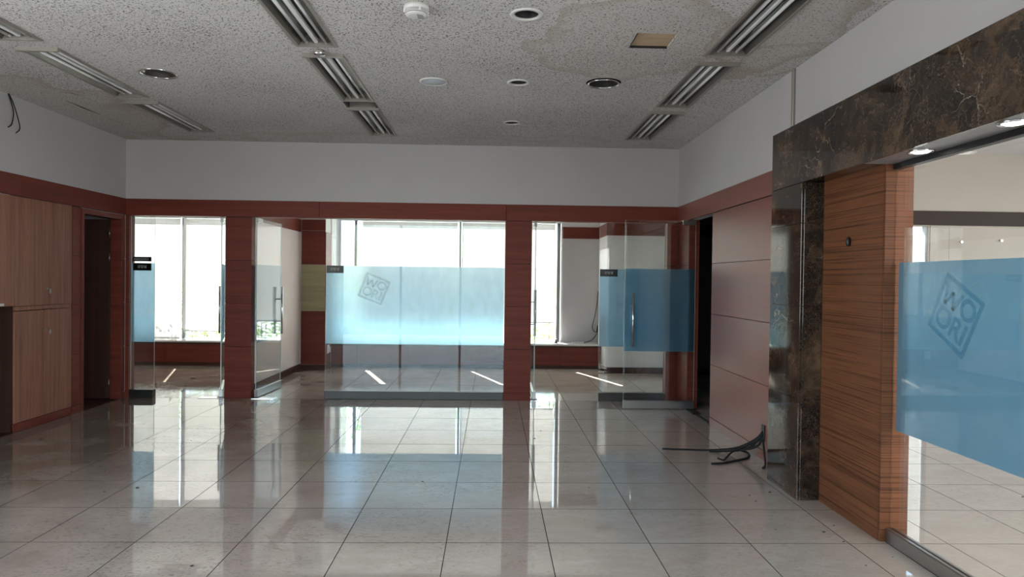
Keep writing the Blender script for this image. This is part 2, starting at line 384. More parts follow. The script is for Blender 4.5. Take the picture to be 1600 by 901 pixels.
def hole_patch(cx, cyy, r):
    n, a, ps = 32, r + .02, []
    def sq(t): c, s_ = math.cos(t), math.sin(t); m = max(abs(c), abs(s_)); return (cx + a * c / m, cyy + a * s_ / m)
    def ci(t): return (cx + r * math.cos(t), cyy + r * math.sin(t))
    for k in range(n):
        t0, t1 = 2 * math.pi * k / n + math.pi / 4, 2 * math.pi * (k + 1) / n + math.pi / 4
        ps.append([ci(t0), sq(t0), sq(t1), ci(t1)])
    return ps
def ceiling_boards(parent, x0, x1, y0, y1, bw, bd, mat='board', sag=None):
    ny = math.ceil((y1 - y0) / bd); nx = math.ceil((x1 - x0) / bw); k = 0
    for j in range(ny):
        d = y1 - j * bd; c = max(y0, d - bd)
        sh = (j % 2) * bw / 2
        for i in range(-1, nx + 1):
            a = max(x0, x0 + i * bw + sh); b = min(x1, x0 + (i + 1) * bw + sh)
            if b - a < .01: continue
            a2, b2, c2, d2 = a + .0005, b - .0005, c + .0005, d - .0005
            rs = [(a2, b2, c2, d2)]
            for h in rect_holes: rs = sub_rect(rs, h)
            polys = []
            for cx, cyy, r in round_holes: rs = sub_rect(rs, (cx - r - .02, cx + r + .02, cyy - r - .02, cyy + r + .02))
            for r_ in rs: polys.append([(r_[0], r_[2]), (r_[1], r_[2]), (r_[1], r_[3]), (r_[0], r_[3])])
            for cx, cyy, r in round_holes:
                if cx + r + .02 > a2 and cx - r - .02 < b2 and cyy + r + .02 > c2 and cyy - r - .02 < d2:
                    polys += [q for q in (clip(p, a2, b2, c2, d2) for p in hole_patch(cx, cyy, r)) if q]
            if not polys: continue
            m = MB(); dz = random.uniform(-.0006, .0006)
            for p in polys: m.prism([(x, y, ZC + dz) for x, y in p], .012)
            o = m.build('ceiling_board', mat, parent)
            if sag and a < sag[0] and sag[1] < c < sag[2] and random.random() < .5:
                o.rotation_euler = (R(random.uniform(-2.0, 2.0)), R(random.uniform(-1.0, 1.0)), 0); o.location.z -= .004
            k += 1
    return k
ceil = struct(bx('ceiling', 'slab', XL - .1, 9.1, -2.6, YB + .08, ZC + .16, ZC + .26), 'pitted and water-stained board ceiling of the main hall', 'ceiling')
ceiling_boards(ceil, XL, XR, 3.6, YB, .6, .3, sag=None)
for pts, w in (([(-4.20, 7.03), (-4.20, 7.32), (-4.19, 7.63)], .012), ([(-4.06, 6.715), (-3.98, 6.735), (-3.95, 6.825)], .007), ([(-4.19, 7.83), (-4.2, 8.09)], .006)):
    m = MB()
    for k, (p, q) in enumerate(zip(pts, pts[1:])):
        w0 = 0.001 if k == 0 else w; w1 = .001 if k == len(pts) - 2 else w
        m.prism([(p[0] - w0, p[1], ZC - .0016), (q[0] - w1, q[1], ZC - .0016), (q[0] + w1, q[1], ZC - .0016), (p[0] + w0, p[1], ZC - .0016)], .001)
    m.build('crack', 'groove', ceil)
struct(MB().box(XL, XR, -2.5, 3.6, ZC, ZC + .02).build('ceiling', 'board'), 'board ceiling above the camera', 'ceiling')
struct(bx('ceiling', 'white2', XR, 9.0, -2.5, YB, ZC, ZC + .02), 'plain white lobby ceiling', 'ceiling')
m = MB()
rs = [(-7.2, 4.1, YB + .1, 12.75)]
for cx, cyy, r in round_holes: rs = sub_rect(rs, (cx - r - .02, cx + r + .02, cyy - r - .02, cyy + r + .02))
rs = sub_rect(rs, (-5.35, -4.75, 11.35, 11.75))
for a, b, c, d in rs: m.box(a, b, c, d, ZC, ZC + .012)
for cx, cyy, r in round_holes[-2:]:
    for p in hole_patch(cx, cyy, r): m.prism([(x, y, ZC) for x, y in p], .012)
bc = struct(m.build('ceiling', 'white2'), 'white ceiling of the rooms behind the glass with a broken hole', 'ceiling')
bx('roof_slab', 'slab', -7.3, 4.2, YB + .08, 13.0, ZC + .16, ZC + .26, bc)
m = MB()
for k in range(5):
    x = -5.3 + k * .12; m.prism([(x, 11.4, ZC - .01), (x + .09, 11.42 + .05 * (k % 2), ZC - .03), (x + .07, 11.7, ZC + .01), (x - .01, 11.66, ZC)], .01)
m.build('broken_board', 'tan', bc)

# ------------------------------------------------------------------ walls
# left: wall with a doorway at the far end
wl = struct(boxes('wall_left', 'white', [(XL - .12, XL, -2.5, -.2, BT, ZC + .16), (XL - .12, XL, 4.2, YB, BT, ZC + .16), (XL - .12, XL, -.2, 4.2, 3.1, ZC + .16), (XL - .12, XL - .015, -2.5, -.2, 0, BT), (XL - .12, XL - .015, 4.2, 5.4, 0, BT), (XL - .12, XL - .015, -.2, 4.2, 0, .6), (XL - .12, XL - .015, 7.86, 8.03, 0, BT), (XL - .12, XL - .015, 8.03, 8.92, 2.25, BT), (XL - .12, XL - .015, 8.92, YB, 0, BT), (-5.3, -5.22, 5.3, 7.9, 0, BT), (-5.3, XL, 5.32, 5.4, 0, BT)]), 'white painted left wall above the cabinets', 'wall')
for a, b in zip((0,) + ZJ[:-1], ZJ):
    if a == 0: continue
    bx('wood_panel', 'wood', XL - .015, XL, 7.865, 8.027, a + .003, b - .003, wl)
    bx('wood_panel', 'wood', XL - .015, XL, 8.925, YB - .012, a + .003, b - .003, wl)
bx('skirting', 'wood', XL - .015, XL + .003, 7.865, 8.03, 0, ZJ[0] - .003, wl); bx('skirting', 'wood', XL - .015, XL + .003, 8.925, YB - .012, 0, ZJ[0] - .003, wl)
bx('panel_backing', 'groove', XL - .0152, XL - .011, 7.865, 8.027, .0, BB, wl)
t2 = struct(bx('trim_2', 'groove', XL - .014, XL - .002, 3.5, YB, BB, BT), 'wooden band along the left wall', 'trim')
for a, b in ((3.5, 5.0), (5.0, 7.02), (7.02, YB - .008)): bx('band_board', 'wood', XL - .012, XL + .012, a + .002, b - .002, BB + .002, BT, t2, .002)
# right
wr = struct(boxes('wall_right', 'white', [(XR, 2.50, .9, YB, 2.70, ZC + .16), (XR, 2.50, -2.5, .9, 3.1, ZC + .16), (XR, 2.5, -2.5, -2.45, .6, 3.1), (XR, 2.50, 5.4, YB, BT, 2.70), (XR + .015, 2.50, 5.4, 7.57, 0, BT), (XR + .015, 2.50, 7.57, 8.47, BB, BT), (XR + .015, 2.50, 8.47, 9.1, 0, BT), (XR + .015, 2.50, -2.5, .9, 0, .6), (XR + .015, 2.50, .9, 1.2, 0, 2.7), (2.23, 2.50, 1.2, 5.4, 2.30, 2.70), (2.36, 2.5, 4.17, 5.4, 0, 2.3)]), 'white painted right wall above the wood panels', 'wall')
for a, b in zip(ZJ, ZJ[1:]):
    bx('wood_panel', 'woodg', XR, XR + .015, 5.48, 7.565, a + .003, b - .003, wr)
    bx('wood_panel', 'wood', XR, XR + .015, 8.475, YB - .012, a + .003, b - .003, wr)
bx('skirting', 'woodg', XR - .003, XR + .015, 5.48, 7.565, 0, ZJ[0] - .003, wr); bx('skirting', 'wood', XR - .003, XR + .015, 8.475, YB - .012, 0, ZJ[0] - .003, wr)
for y in (7.567, 8.473): bx('door_jamb', 'wood', XR + .002, 2.51, y - .006, y + .006, 0, BB, wr)
bx('panel_backing', 'groove', XR + .011, XR + .0152, 5.48, 7.565, .0, BB, wr); bx('panel_backing', 'groove', XR + .011, XR + .0152, 8.475, YB - .012, .0, BB, wr)
t3 = struct(bx('trim_3', 'groove', XR + .002, XR + .014, 5.48, YB, BB, BT), 'wooden band along the right wall', 'trim')
for a, b in ((5.48, 7.3), (7.3, YB - .008)): bx('band_board', 'woodg', XR - .012, XR + .012, a + .002, b - .002, BB + .002, BT, t3, .002)
# back wall above the glass fronts
wb = struct(boxes('wall_back', 'white', [(XL - .12, 2.5, YB, YB + .14, BT, ZC + .16), (-7.2, XL - .002, YB, YB + .14, 0, ZC + .16)]), 'white wall above the glass fronts', 'wall')
t1 = struct(bx('trim_1', 'groove', XL, XR, YB + .004, YB + .13, BB + .004, BT), 'dark wooden band above the glass fronts', 'trim')
for a, b in ((XL, -2.2), (-2.2, .17), (.17, XR)): bx('band_board', 'wood', a + .002, b - .002, YB - .012, YB + .14, BB, BT, t1, .002)
# rear wall with shopfront windows, behind the camera
struct(boxes('wall_rear', 'white', [(XL - .12, -4.4, -2.62, -2.5, 0, ZC + .16), (.8, 9.1, -2.62, -2.5, 0, ZC + .16), (-4.4, .8, -2.62, -2.5, 3.1, ZC + .16), (-4.4, .8, -2.62, -2.5, 0, .1)]), 'wall behind the camera around the shopfront windows', 'wall')
w4 = struct(bx('window_4', 'wglass', -4.4, .8, -2.57, -2.56, .1, 3.1), 'shopfront window behind the camera', 'window')
for x in (-4.37, -2.67, -.93, .77): bx('mullion', 'aluminium', x - .03, x + .03, -2.6, -2.53, .1, 3.1, w4)
w5 = struct(bx('added_window_left', 'wglass', XL - .07, XL - .06, -.2, 4.2, .6, 3.1), 'added unseen side window letting fill light in from the left', 'window')  # made-up opening, brings fill light onto the right wall
for y in (-.17, 1.27, 2.73, 4.17): bx('mullion', 'aluminium', XL - .1, XL - .03, y - .03, y + .03, .6, 3.1, w5)
w6 = struct(bx('added_window_right', 'wglass', 2.44, 2.45, -2.45, .9, .6, 3.1), 'added unseen side window letting fill light in from the right', 'window')  # made-up opening, brings fill light onto the left wall and cabinets
for y in (-2.42, -.8, .87): bx('mullion', 'aluminium', 2.41, 2.48, y - .03, y + .03, .6, 3.1, w6)
# rooms behind the glass
ws = struct(boxes('wall_window', 'white2', [(-7.2, 4.1, 12.62, 12.8, 2.62, ZC + .16), (-3.45, -2.78, 12.62, 12.8, 0, 2.62), (1.24, 4.1, 12.62, 12.8, 0, 2.62), (-7.2, 1.24, 12.62, 12.8, 0, .38), (-7.3, -7.2, YB, 12.8, 0, ZC + .16)]), 'window wall of the back rooms', 'wall')
bx('wallpaper', 'ribbed', 1.26, 1.92, 12.60, 12.62, .43, 2.30, ws)
for k in range(20): bx('rib', 'ribbed', 1.275 + k * .0325, 1.283 + k * .0325, 12.594, 12.601, .43, 2.30, ws)
bx('band_board', 'wood', 1.26, 1.92, 12.58, 12.62, 2.30, 2.505, ws, .002)
wp = struct(bx('wall_partition', 'pinkish', -3.34, -3.20, YB + .14, 11.9, 0, ZC + .1), 'pale pinkish partition wall between the two left rooms', 'wall')
for a, b in ((9.3, 10.55), (10.55, 11.78)): bx('wall_panel', 'pinkish', -3.2, -3.19, a + .003, b - .003, .11, 2.29, wp, .002)
bx('band_board', 'wood', -3.205, -3.185, YB + .15, 11.79, 2.30, 2.505, wp); bx('skirting', 'plinth', -3.205, -3.18, YB + .15, 11.79, 0, .10, wp)
# square pier with wood cladding and straw coloured board, left of the middle window
pr_ = thing('clad_pier', 'wood-clad pier with a straw-coloured board behind the open middle door', 'pier', (-2.98, 12.2, 0))
bx('core', 'white2', -3.2, -2.79, 11.81, 12.62, 0, ZC + .1, pr_)
for a, b in ((.09, .985), (1.755, 2.325), (2.325, 2.51)): bx('wood_panel', 'wood', -3.18, -2.785, 11.795, 11.81, a + .002, b - .002, pr_, .002)
bx('straw_board', 'noticeboard', -3.178, -2.787, 11.788, 11.81, .985, 1.752, pr_, .002)
for a, b in ((.09, .655), (.655, 1.205), (1.205, 1.75), (1.75, 2.3)): bx('wood_panel', 'wood', -2.79, -2.775, 11.80, 12.2, a + .002, b - .002, pr_, .002)
for a, b in ((.44, 2.24), (2.25, 2.6)): bx('wall_panel', 'white2', -2.79, -2.778, 12.22, 12.60, a, b, pr_, .002)
bx('skirting', 'plinth', -3.18, -2.77, 11.785, 12.2, 0, .088, pr_)
# right end of the back room: white pier wall, skirting and band
wp2 = struct(boxes('wall_pier', 'white2', [(1.92, 4.1, 11.72, 12.62, 0, ZC + .1)]), 'grey-white pier wall behind the right glass pane', 'wall')
bx('band_board', 'wood', 1.905, 3.0, 11.705, 11.72, 2.31, 2.515, wp2); bx('band_board', 'wood', 1.905, 1.92, 11.72, 12.58, 2.31, 2.515, wp2)
bx('skirting', 'plinth', 1.90, 3.0, 11.70, 11.72, 0, .10, wp2); bx('skirting', 'plinth', 1.90, 1.92, 11.72, 12.15, 0, .10, wp2)
m = MB(); m.prism([(2.42, 9.10, 0), (2.48, 9.06, 0), (3.08, 11.72, 0), (3.0, 11.72, 0)], ZC + .1)
struct(m.build('wall_corridor', 'white2'), 'slanting partition beside the dark corridor', 'wall')
cw = struct(boxes('wall_corridor', 'shadegrey', [(3.0, 4.1, 11.6, 11.72, 0, ZC + .1), (4.05, 4.15, 7.2, 11.72, 0, ZC + .1), (2.5, 4.15, 7.12, 7.2, 0, ZC + .1)]), 'corridor walls, their shade put into a dark grey, seen through the right-hand doorway', 'wall')  # dark grey walls and black trim stand in for the corridor's lack of light
bx('skirting', 'groove', 3.0, 4.05, 11.58, 11.6, 0, .10, cw); bx('band_board', 'groove', 3.0, 4.05, 11.585, 11.6, 2.3, 2.5, cw)
# closet behind the open dark door
struct(boxes('wall_closet', 'darkwood', [(-6.45, -6.4, 7.75, YB, 0, 2.6), (-6.4, XL - .13, 7.75, 7.8, 0, 2.6), (-6.4, XL - .13, 7.75, YB, 2.55, 2.6)]), 'dark closet walls behind the wooden door', 'wall')
# lobby
lw = struct(boxes('wall_lobby', 'cream', [(4.15, 5.20, YB, YB + .14, 0, ZC + .1), (5.66, 9.1, YB, YB + .14, 0, ZC + .1), (5.2, 5.66, YB, YB + .14, 2.31, ZC + .1), (5.2, 5.66, YB, YB + .14, 0, .1), (9.0, 9.1, -2.5, 1.3, 0, ZC + .1), (9.0, 9.1, 7.7, YB, 0, ZC + .1), (9.0, 9.1, 1.3, 7.7, 2.9, ZC + .1), (9.0, 9.1, 1.3, 7.7, 0, .3)]), 'cream lobby wall behind the right-hand glass', 'wall')
bx('band_board', 'bandark', 4.15, 9.0, YB - .015, YB, 2.325, 2.51, lw); bx('skirting', 'plinth', 5.68, 9.0, YB - .012, YB, 0, .1, lw)
for a, b in ((5.68, 5.93), (5.932, 7.4), (7.402, 9.0)): bx('wall_panel', 'cream', a, b, YB - .010, YB, .11, 2.32, lw, .002)
for x, z in ((6.083, 2.111), (6.61, 2.135)): MB().tube([(x, YB - .008, z), (x, YB - .04, z)], .014, 10).build('coat_knob', 'chrome', lw)
w3 = struct(bx('window_3', 'wglass', 5.2, 5.66, YB + .05, YB + .06, .1, 2.31), 'narrow bright window in the lobby wall', 'window')
for a, b in ((5.2, 5.225), (5.41, 5.435), (5.63, 5.66)): bx('mullion', 'aluminium' if a == 5.41 else 'alu_light', a, b, YB + .02, YB + .09, .1, 2.31, w3)
bx('blind', 'blind', 5.44, 5.625, YB + .025, YB + .03, .3, 2.2, w3)

# ------------------------------------------------------------------ outside
struct(bx('floor', 'concrete', -30, 30, 12.81, 60, -.3, -.12), 'paving outside the back windows', 'paving')
struct(boxes('wall_outside', 'ext', [(-3.4, -2.79, 12.8, 13.66, -.12, 3.4), (-8, 5, 12.8, 13.0, 3.0, 3.4)]), 'added sun-blocking outside pier, and eaves between the window bays', 'wall')  # unseen pier added and deepened to keep sun off one pane
def shrub(x0, x1, y, h, label, nleaf):
    t = thing('leafy_shrub', label, 'shrub', ((x0 + x1) / 2, y, -.12), group='shrubs outside the back windows')
    m = MB()
    for k in range(max(4, int((x1 - x0) * 7))):
        x = random.uniform(x0, x1); m.tube([(x, y + random.uniform(-.1, .1), -.12), (x + random.uniform(-.08, .08), y + random.uniform(-.1, .1), h * .5), (x + random.uniform(-.15, .15), y + random.uniform(-.15, .15), h * .9)], .008, 5)
    m.build('stem', 'bark', t)
    m = MB()
    for k in range(nleaf):
        p = Vector((random.uniform(x0, x1), y + random.uniform(-.22, .22), random.uniform(.05, 1) * h - .1 * random.random()))
        a = Vector((random.gauss(0, 1), random.gauss(0, 1), random.gauss(0, .6))).normalized(); b = a.orthogonal().normalized(); s_ = random.uniform(.03, .055)
        m.poly([p - a * s_, p + b * s_ * .45, p + a * s_, p - b * s_ * .45])
    f = m.build('foliage', 'leaf', t, recalc=False); f['kind'] = 'stuff'
shrub(-6.9, -3.5, 13.55, 1.55, 'green leafy shrub outside the left window bay', 2600)
shrub(-2.7, -.6, 13.6, 1.55, 'green leafy shrub outside the middle window', 1600)
shrub(-.5, 1.6, 13.6, 1.55, 'green leafy shrub seen under the raised right-hand blind', 1600)

# ------------------------------------------------------------------ windows, blinds, bench
def window(name, x0, x1, mull, label):
    w = struct(bx(name, 'wglass', x0, x1, 12.705, 12.713, .40, 2.62), label, 'window')
    for a, b, c, d in ((x0, x1, .38, .43), (x0, x1, 2.57, 2.62)): bx('frame', 'alu_light', a, b, 12.68, 12.74, c, d, w)
    for x, wd, mt in mull: bx('mullion', mt, x - wd / 2, x + wd / 2, 12.675, 12.745, .43, 2.57, w)
    return w
window('window_1', -7.2, -3.45, ((-7.18, .04, 'alu_light'), (-5.50, .05, 'aluminium'), (-3.47, .04, 'alu_light')), 'left back window behind two lowered blinds')
window('window_2', -2.77, 1.24, ((-2.74, .05, 'alu_light'), (-2.455, .045, 'aluminium'), (-.583, .035, 'aluminium'), (1.20, .06, 'aluminium')), 'long back window behind the middle and right blinds')
def blind(x0, x1, zb, label, chain=True):
    t = thing('roller_blind', label, 'blind', ((x0 + x1) / 2, 12.64, zb), group='cream roller blinds on the back windows')
    f = MB().box(x0, x1, 12.632, 12.6335, zb, 2.56).build('fabric', 'blind', t)
    MB().tube([(x0, 12.635, 2.585), (x1, 12.635, 2.585)], .022, 12).build('roller', 'plastic', t)
    MB().box(x0, x1, 12.624, 12.642, zb - .022, zb, .003).build('bottom_bar', 'benchtop', t)
    if chain: MB().tube([(x1 + .012, 12.628, 2.58), (x1 + .012, 12.628, .95), (x1 + .02, 12.62, .70), (x1 + .028, 12.628, .95), (x1 + .028, 12.628, 2.58)], .003, 6).build('bead_chain', 'plastic', t)
blind(-7.1, -5.535, .455, 'cream roller blind lowered almost to the sill at the far left')
blind(-5.485, -3.75, .575, 'cream roller blind with a strip of greenery showing below it')
blind(-2.325, -.628, .76, 'wide cream roller blind at the left of the middle window', False)
blind(-.55, 1.13, .79, 'cream roller blind raised highest, right of the middle window')
def bench(x0, x1, joints, label):
    b = thing('window_bench', label, 'bench', ((x0 + x1) / 2, 12.4, 0))
    bx('top', 'benchtop', x0, x1, 12.185, 12.62, .405, .435, b, .004)
    bx('rail', 'plinth', x0, x1, 12.20, 12.60, .375, .405, b); bx('carcass', 'groove', x0, x1, 12.215, 12.60, .06, .375, b); bx('plinth', 'plinth', x0, x1, 12.215, 12.25, 0, .06, b)
    js = [x0] + joints + [x1]
    for a, c in zip(js, js[1:]): bx('front_panel', 'wood', a + .004, c - .004, 12.20, 12.217, .062, .372, b)
bench(-7.2, -3.46, [-6.6, -5.575, -4.3], 'low wooden window bench in the left room')
bench(-2.77, 1.915, [-2.32, -1.43, -.54, .34, 1.21], 'long low wooden window bench in the middle and right rooms')

# ------------------------------------------------------------------ wood-clad pillars between the glass
def pillar(x0, x1, label):
    t = thing('clad_pillar', label, 'pillar', ((x0 + x1) / 2, YB + .07, 0))
    bx('core', 'groove', x0 + .004, x1 - .004, YB + .004, YB + .136, 0, BB, t)
    bx('skirting', 'wood', x0 - .003, x1 + .003, YB - .004, YB + .143, 0, ZJ[0] + .012, t, .002)
    for a, b in zip((ZJ[0] + .012,) + ZJ[1:-1], ZJ[1:]): bx('wood_panel', 'wood', x0, x1, YB, YB + .14, a + .003, b - .003, t)
pillar(-3.376, -3.047, 'wood-clad pillar left of the open middle door')
pillar(.162, .504, 'wood-clad pillar right of the long frosted glass pane')
pillar(2.248, 2.38, 'narrow wood-clad pillar in the right corner')
pillar(-4.618, -4.575, 'slim wood-clad pillar in the left corner')

# ------------------------------------------------------------------ glass: fixed panes and doors
def text_mesh(name, body, size, mat, parent, M_, extrude=.0006, bold=0.0):
    cu = bpy.data.curves.new(name, 'FONT'); cu.body = body; cu.size = size; cu.align_x = 'CENTER'; cu.align_y = 'CENTER'; cu.extrude = extrude; cu.resolution_u = 3; cu.offset = bold
    tmp = bpy.data.objects.new('tmp', cu); col.objects.link(tmp)
    dg = bpy.context.evaluated_depsgraph_get(); me = bpy.data.meshes.new_from_object(tmp.evaluated_get(dg))
    bpy.data.objects.remove(tmp); bpy.data.curves.remove(cu)
    me.name = name; me.transform(M_); me.materials.clear(); me.materials.append(MT[mat])
    o = bpy.data.objects.new(name, me); col.objects.link(o); o.parent = parent; return o
FS = ((.700, 1.0262, 'film2'), (1.026, 1.3792, 'film'), (1.379, 1.700, 'film1'))
def films(parent, a, b, y, local=True, axis='x'):
    for z0, z1, mt in FS:
        m = MB()
        if axis == 'x': m.poly([(a, y, z0), (b, y, z0), (b, y, z1), (a, y, z1)])
        else: m.poly([(y, a, z0), (y, b, z0), (y, b, z1), (y, a, z1)])
        m.build('film_strip', mt, parent, local, recalc=False)
GZ1 = 2.285
def pane(parent, x0, x1, z0, z1, y=0.0, mat='glass'):
    m = MB().box(x0, x1, y - .006, y + .006, z0, z1)
    for f in m.bm.faces:
        if abs(f.normal.y) < .5: f.material_index = 1
    m.bm.normal_update()
    for f in m.bm.faces: f.material_index = 0 if abs(f.normal.y) > .5 else 1
    return m.build('pane', [mat, 'gedge'], parent, True)
def fixed_pane(x0, x1, label, mat='glass'):
    t = thing('glass_partition', label, 'glass pane', ((x0 + x1) / 2, YB + .05, 0)); h = (x1 - x0) / 2
    pane(t, -h, h, .095, BB, mat=mat); films(t, -h + .002, h - .002, .0085)
    bx('base_rail', 'darksteel', -h, h, -.045, .045, 0, .10, t, .004, True)
    return t
gp1 = fixed_pane(-4.572, -4.278, 'narrow frosted glass pane with two black signs at the far left', 'dusty')
gp2 = fixed_pane(-2.122, .158, 'long glass pane with a broad blue frosted band in the middle', 'dusty')
gp3 = fixed_pane(1.385, 2.246, 'frosted glass pane with a black sign behind the open right door')

def handle(parent, x, z0, z1, off=.055, r=.0135):
    h = MB().tube([(x, -off, z0), (x, -off, z1)], r, 12, False).build('handle', 'chrome', parent, True)
    MB().tube([(x, off, z0), (x, off, z1)], r, 12, False).build('handle', 'chrome', parent, True)
    for z in (z0 + .17 * (z1 - z0) / .65 + .0, z1 - .17 * (z1 - z0) / .65):
        o = MB().tube([(x, -off, z), (x, off, z)], .008, 10, False).build('standoff', 'steel', parent, True)
def glass_door(label, hinge, rz, w, handle_z=(.76, 1.41), film_side=-1):
    # local: hinge at origin, leaf along +x; y is the leaf normal
    t = thing('glass_door', label, 'glass door', (hinge[0], hinge[1], 0), rz)
    pane(t, 0, w, .105, GZ1); films(t, .002, w - .002, -.0085 * film_side)
    bx('bottom_rail', 'steel', 0, w, -.022, .022, .008, .105, t, .003, True)
    bx('top_patch', 'steel', 0, .16, -.018, .018, GZ1 - .05, GZ1 + .008, t, .003, True)
    bx('floor_pivot', 'darksteel', -.03, .09, -.045, .045, 0, .008, t, .002, True)
    handle(t, w - .10, *handle_z); return t
glass_door('open glass door at the far left, seen almost edge-on', (-3.44, YB + .05), math.atan2(.72, -.24), .87, film_side=1)
glass_door('open glass door beside the left wood-clad pillar', (-3.0, YB + .05), math.atan2(.86, .05), .87)
glass_door('open glass door right of the middle pillar, seen edge-on', (.555, YB + .05), math.atan2(1, 0), .85, film_side=1)
gd = glass_door('large open glass door with deep blue band near the right corner', (2.462, 8.45), math.pi, .862, film_side=1)
# rails and plates on the floor
tag(bx('threshold_plate', 'chrome', .512, .84, YB - .06, YB + .14, 0, .004), 'shiny metal threshold plate under the edge-on middle-right door', 'threshold')
tag(bx('threshold_plate', 'chrome', -3.70, -3.39, YB - .03, YB + .10, 0, .004), 'shiny metal threshold plate beside the left pillar', 'threshold')
tag(bx('threshold_plate', 'chrome', -3.03, -2.75, YB - .03, YB + .10, 0, .004), 'shiny metal threshold plate under the open middle door', 'threshold')
tag(bx('floor_hinge', 'darksteel', 2.36, 2.46, 8.12, 8.34, 0, .012, bev=.003), 'dark floor hinge box in front of the right door', 'floor hinge')
tag(bx('door_track', 'dark', 2.395, 2.425, 7.60, 8.12, 0, .003), 'dark floor strip across the right-hand doorway', 'floor strip')

# signs
RX90 = Matrix.Rotation(R(90), 4, 'X')
def sign(x0, x1, z0, z1, label, body=None):
    t = thing('door_sign', label, 'sign', ((x0 + x1) / 2, YB + .038, z0))
    bx('plate', 'sign', x0, x1, YB + .0345, YB + .0405, z0, z1, t, .001)
    if body: text_mesh('lettering', body, .042, 'letter', t, Matrix.Translation((0, -.0042, (z1 - z0) / 2)) @ RX90)
    else:
        m = MB(); rr = random.Random(3); x = x0 + .018; y = YB + .0338
        while x < x1 - .03:
            k = rr.random(); zc = (z0 + z1) / 2
            m.box(x, x + .0025, y - .0006, y, zc - .013, zc + .013)
            if k < .6: m.box(x + .004, x + .012, y - .0006, y, zc + (.004 if k < .3 else -.008), zc + (.0065 if k < .3 else -.0055))
            m.box(x + .013, x + .0155, y - .0006, y, zc - .012, zc + .012); x += .0235
        m.build('lettering', 'letter', t)
sign(-4.548, -4.315, 1.722, 1.778, 'narrow black sign with small pale lettering above another on the left pane')
sign(-4.543, -4.315, 1.605, 1.698, 'black sign with pale lettering, lower of two on the left pane', '상담실')
sign(-2.115, -1.897, 1.605, 1.70, 'black sign at the corner of the long middle pane', '상담실')
sign(1.39, 1.617, 1.604, 1.697, 'black sign on the pane behind the open right door', '상담실')

# ------------------------------------------------------------------ marble portal, walnut panel, lobby glass
mp = thing('marble_portal', 'dark brown polished marble surround of the lobby opening', 'portal', (2.3, 4.0, 0))
MX = 2.19
bx('backing', 'groove', MX + .012, 2.36, 4.94, 5.46, 0, 2.69, mp)
for a, b in ((0, .72), (.72, 1.385), (1.385, 1.975), (1.975, 2.264)): bx('marble_slab', 'marble', MX, MX + .02, 4.93, 5.47, a + .001, b - .001, mp, .0015)
for a, b in ((0, .72), (.72, 1.385), (1.385, 1.975), (1.975, 2.264)): bx('marble_slab', 'marble', MX + .021, 2.349, 4.93, 4.95, a + .001, b - .001, mp, .0015)
for a, b in ((4.47, 5.47), (3.50, 4.47), (2.98, 3.50), (1.2, 2.98)): bx('marble_slab', 'marble', MX, MX + .02, a + .001, b - .001, 2.266, 2.702, mp, .0015)
bx('soffit_slab', 'marble', MX + .021, 2.47, 4.155, 4.928, 2.27, 2.29, mp, .001); bx('end_slab', 'marble', MX + .021, XR + .01, 5.45, 5.47, 0, 2.70, mp, .001)
bx('top_edge', 'marble', MX + .021, XR, 1.2, 5.45, 2.685, 2.702, mp)
so = thing('soffit_panel', 'pale grey panel under the marble lintel above the lobby glass', 'soffit', (2.32, 2.7, 2.27))
m = MB()
SL = [(2.295, 3.72), (2.285, 3.03)]
rs = [(MX + .022, 2.47, 1.2, 4.15)]
for x, y in SL: rs = sub_rect(rs, (x - .08, x + .08, y - .08, y + .08))
for a, b, c, d in rs: m.box(a, b, c, d, 2.268, 2.286)
for x, y in SL:
    for p in hole_patch(x, y, .06): m.prism([(q[0], q[1], 2.268) for q in p], .018)
m.build('panel', 'soffit', so)
wpn = thing('walnut_wall_panel', 'striped walnut veneer wall panel beside the lobby glass', 'wall panel', (2.38, 4.54, 0))
bx('veneer', 'zebra', 2.35, 2.359, 4.16, 4.929, 0, 2.27, wpn)
bx('end_strip', 'zebra', 2.35, 2.52, 4.145, 4.165, 0, 2.27, wpn, .001)
hk = tag(MB().lathe([(0, -.028), (.014, -.028), (.02, -.012), (.02, .018), (.008, .034), (0, .034)], n=12).build('wall_hook', 'black'), 'small black hook stub on the striped walnut panel', 'hook')
hk.location = (2.336, 4.553, 1.795); hk.scale = (.7, .7, 1)
lg = thing('lobby_glass', 'large glass wall with blue frosted band and diamond logo at the right', 'glass wall', (2.415, 2.8, 0))
m = MB().box(2.409, 2.421, 1.2, 4.143, .085, 2.25); m.bm.normal_update()
for f in m.bm.faces: f.material_index = 0 if abs(f.normal.x) > .5 else 1
m.build('pane', ['glass', 'zebra'], lg)
for z0, z1, mt in ((.675, 1.1002, 'film3'), (1.10, 1.3902, 'film3b'), (1.39, 1.678, 'film3')):
    m = MB(); m.poly([(2.4240, 4.12, z0), (2.4240, 1.2, z0), (2.4240, 1.2, z1), (2.4240, 4.12, z1)]); m.build('film_strip', mt, lg, recalc=False)
bx('base_rail', 'steel', 2.383, 2.447, 1.2, 4.143, 0, .085, lg, .006); bx('head_channel', 'black', 2.39, 2.44, 1.2, 4.143, 2.235, 2.268, lg, .002)
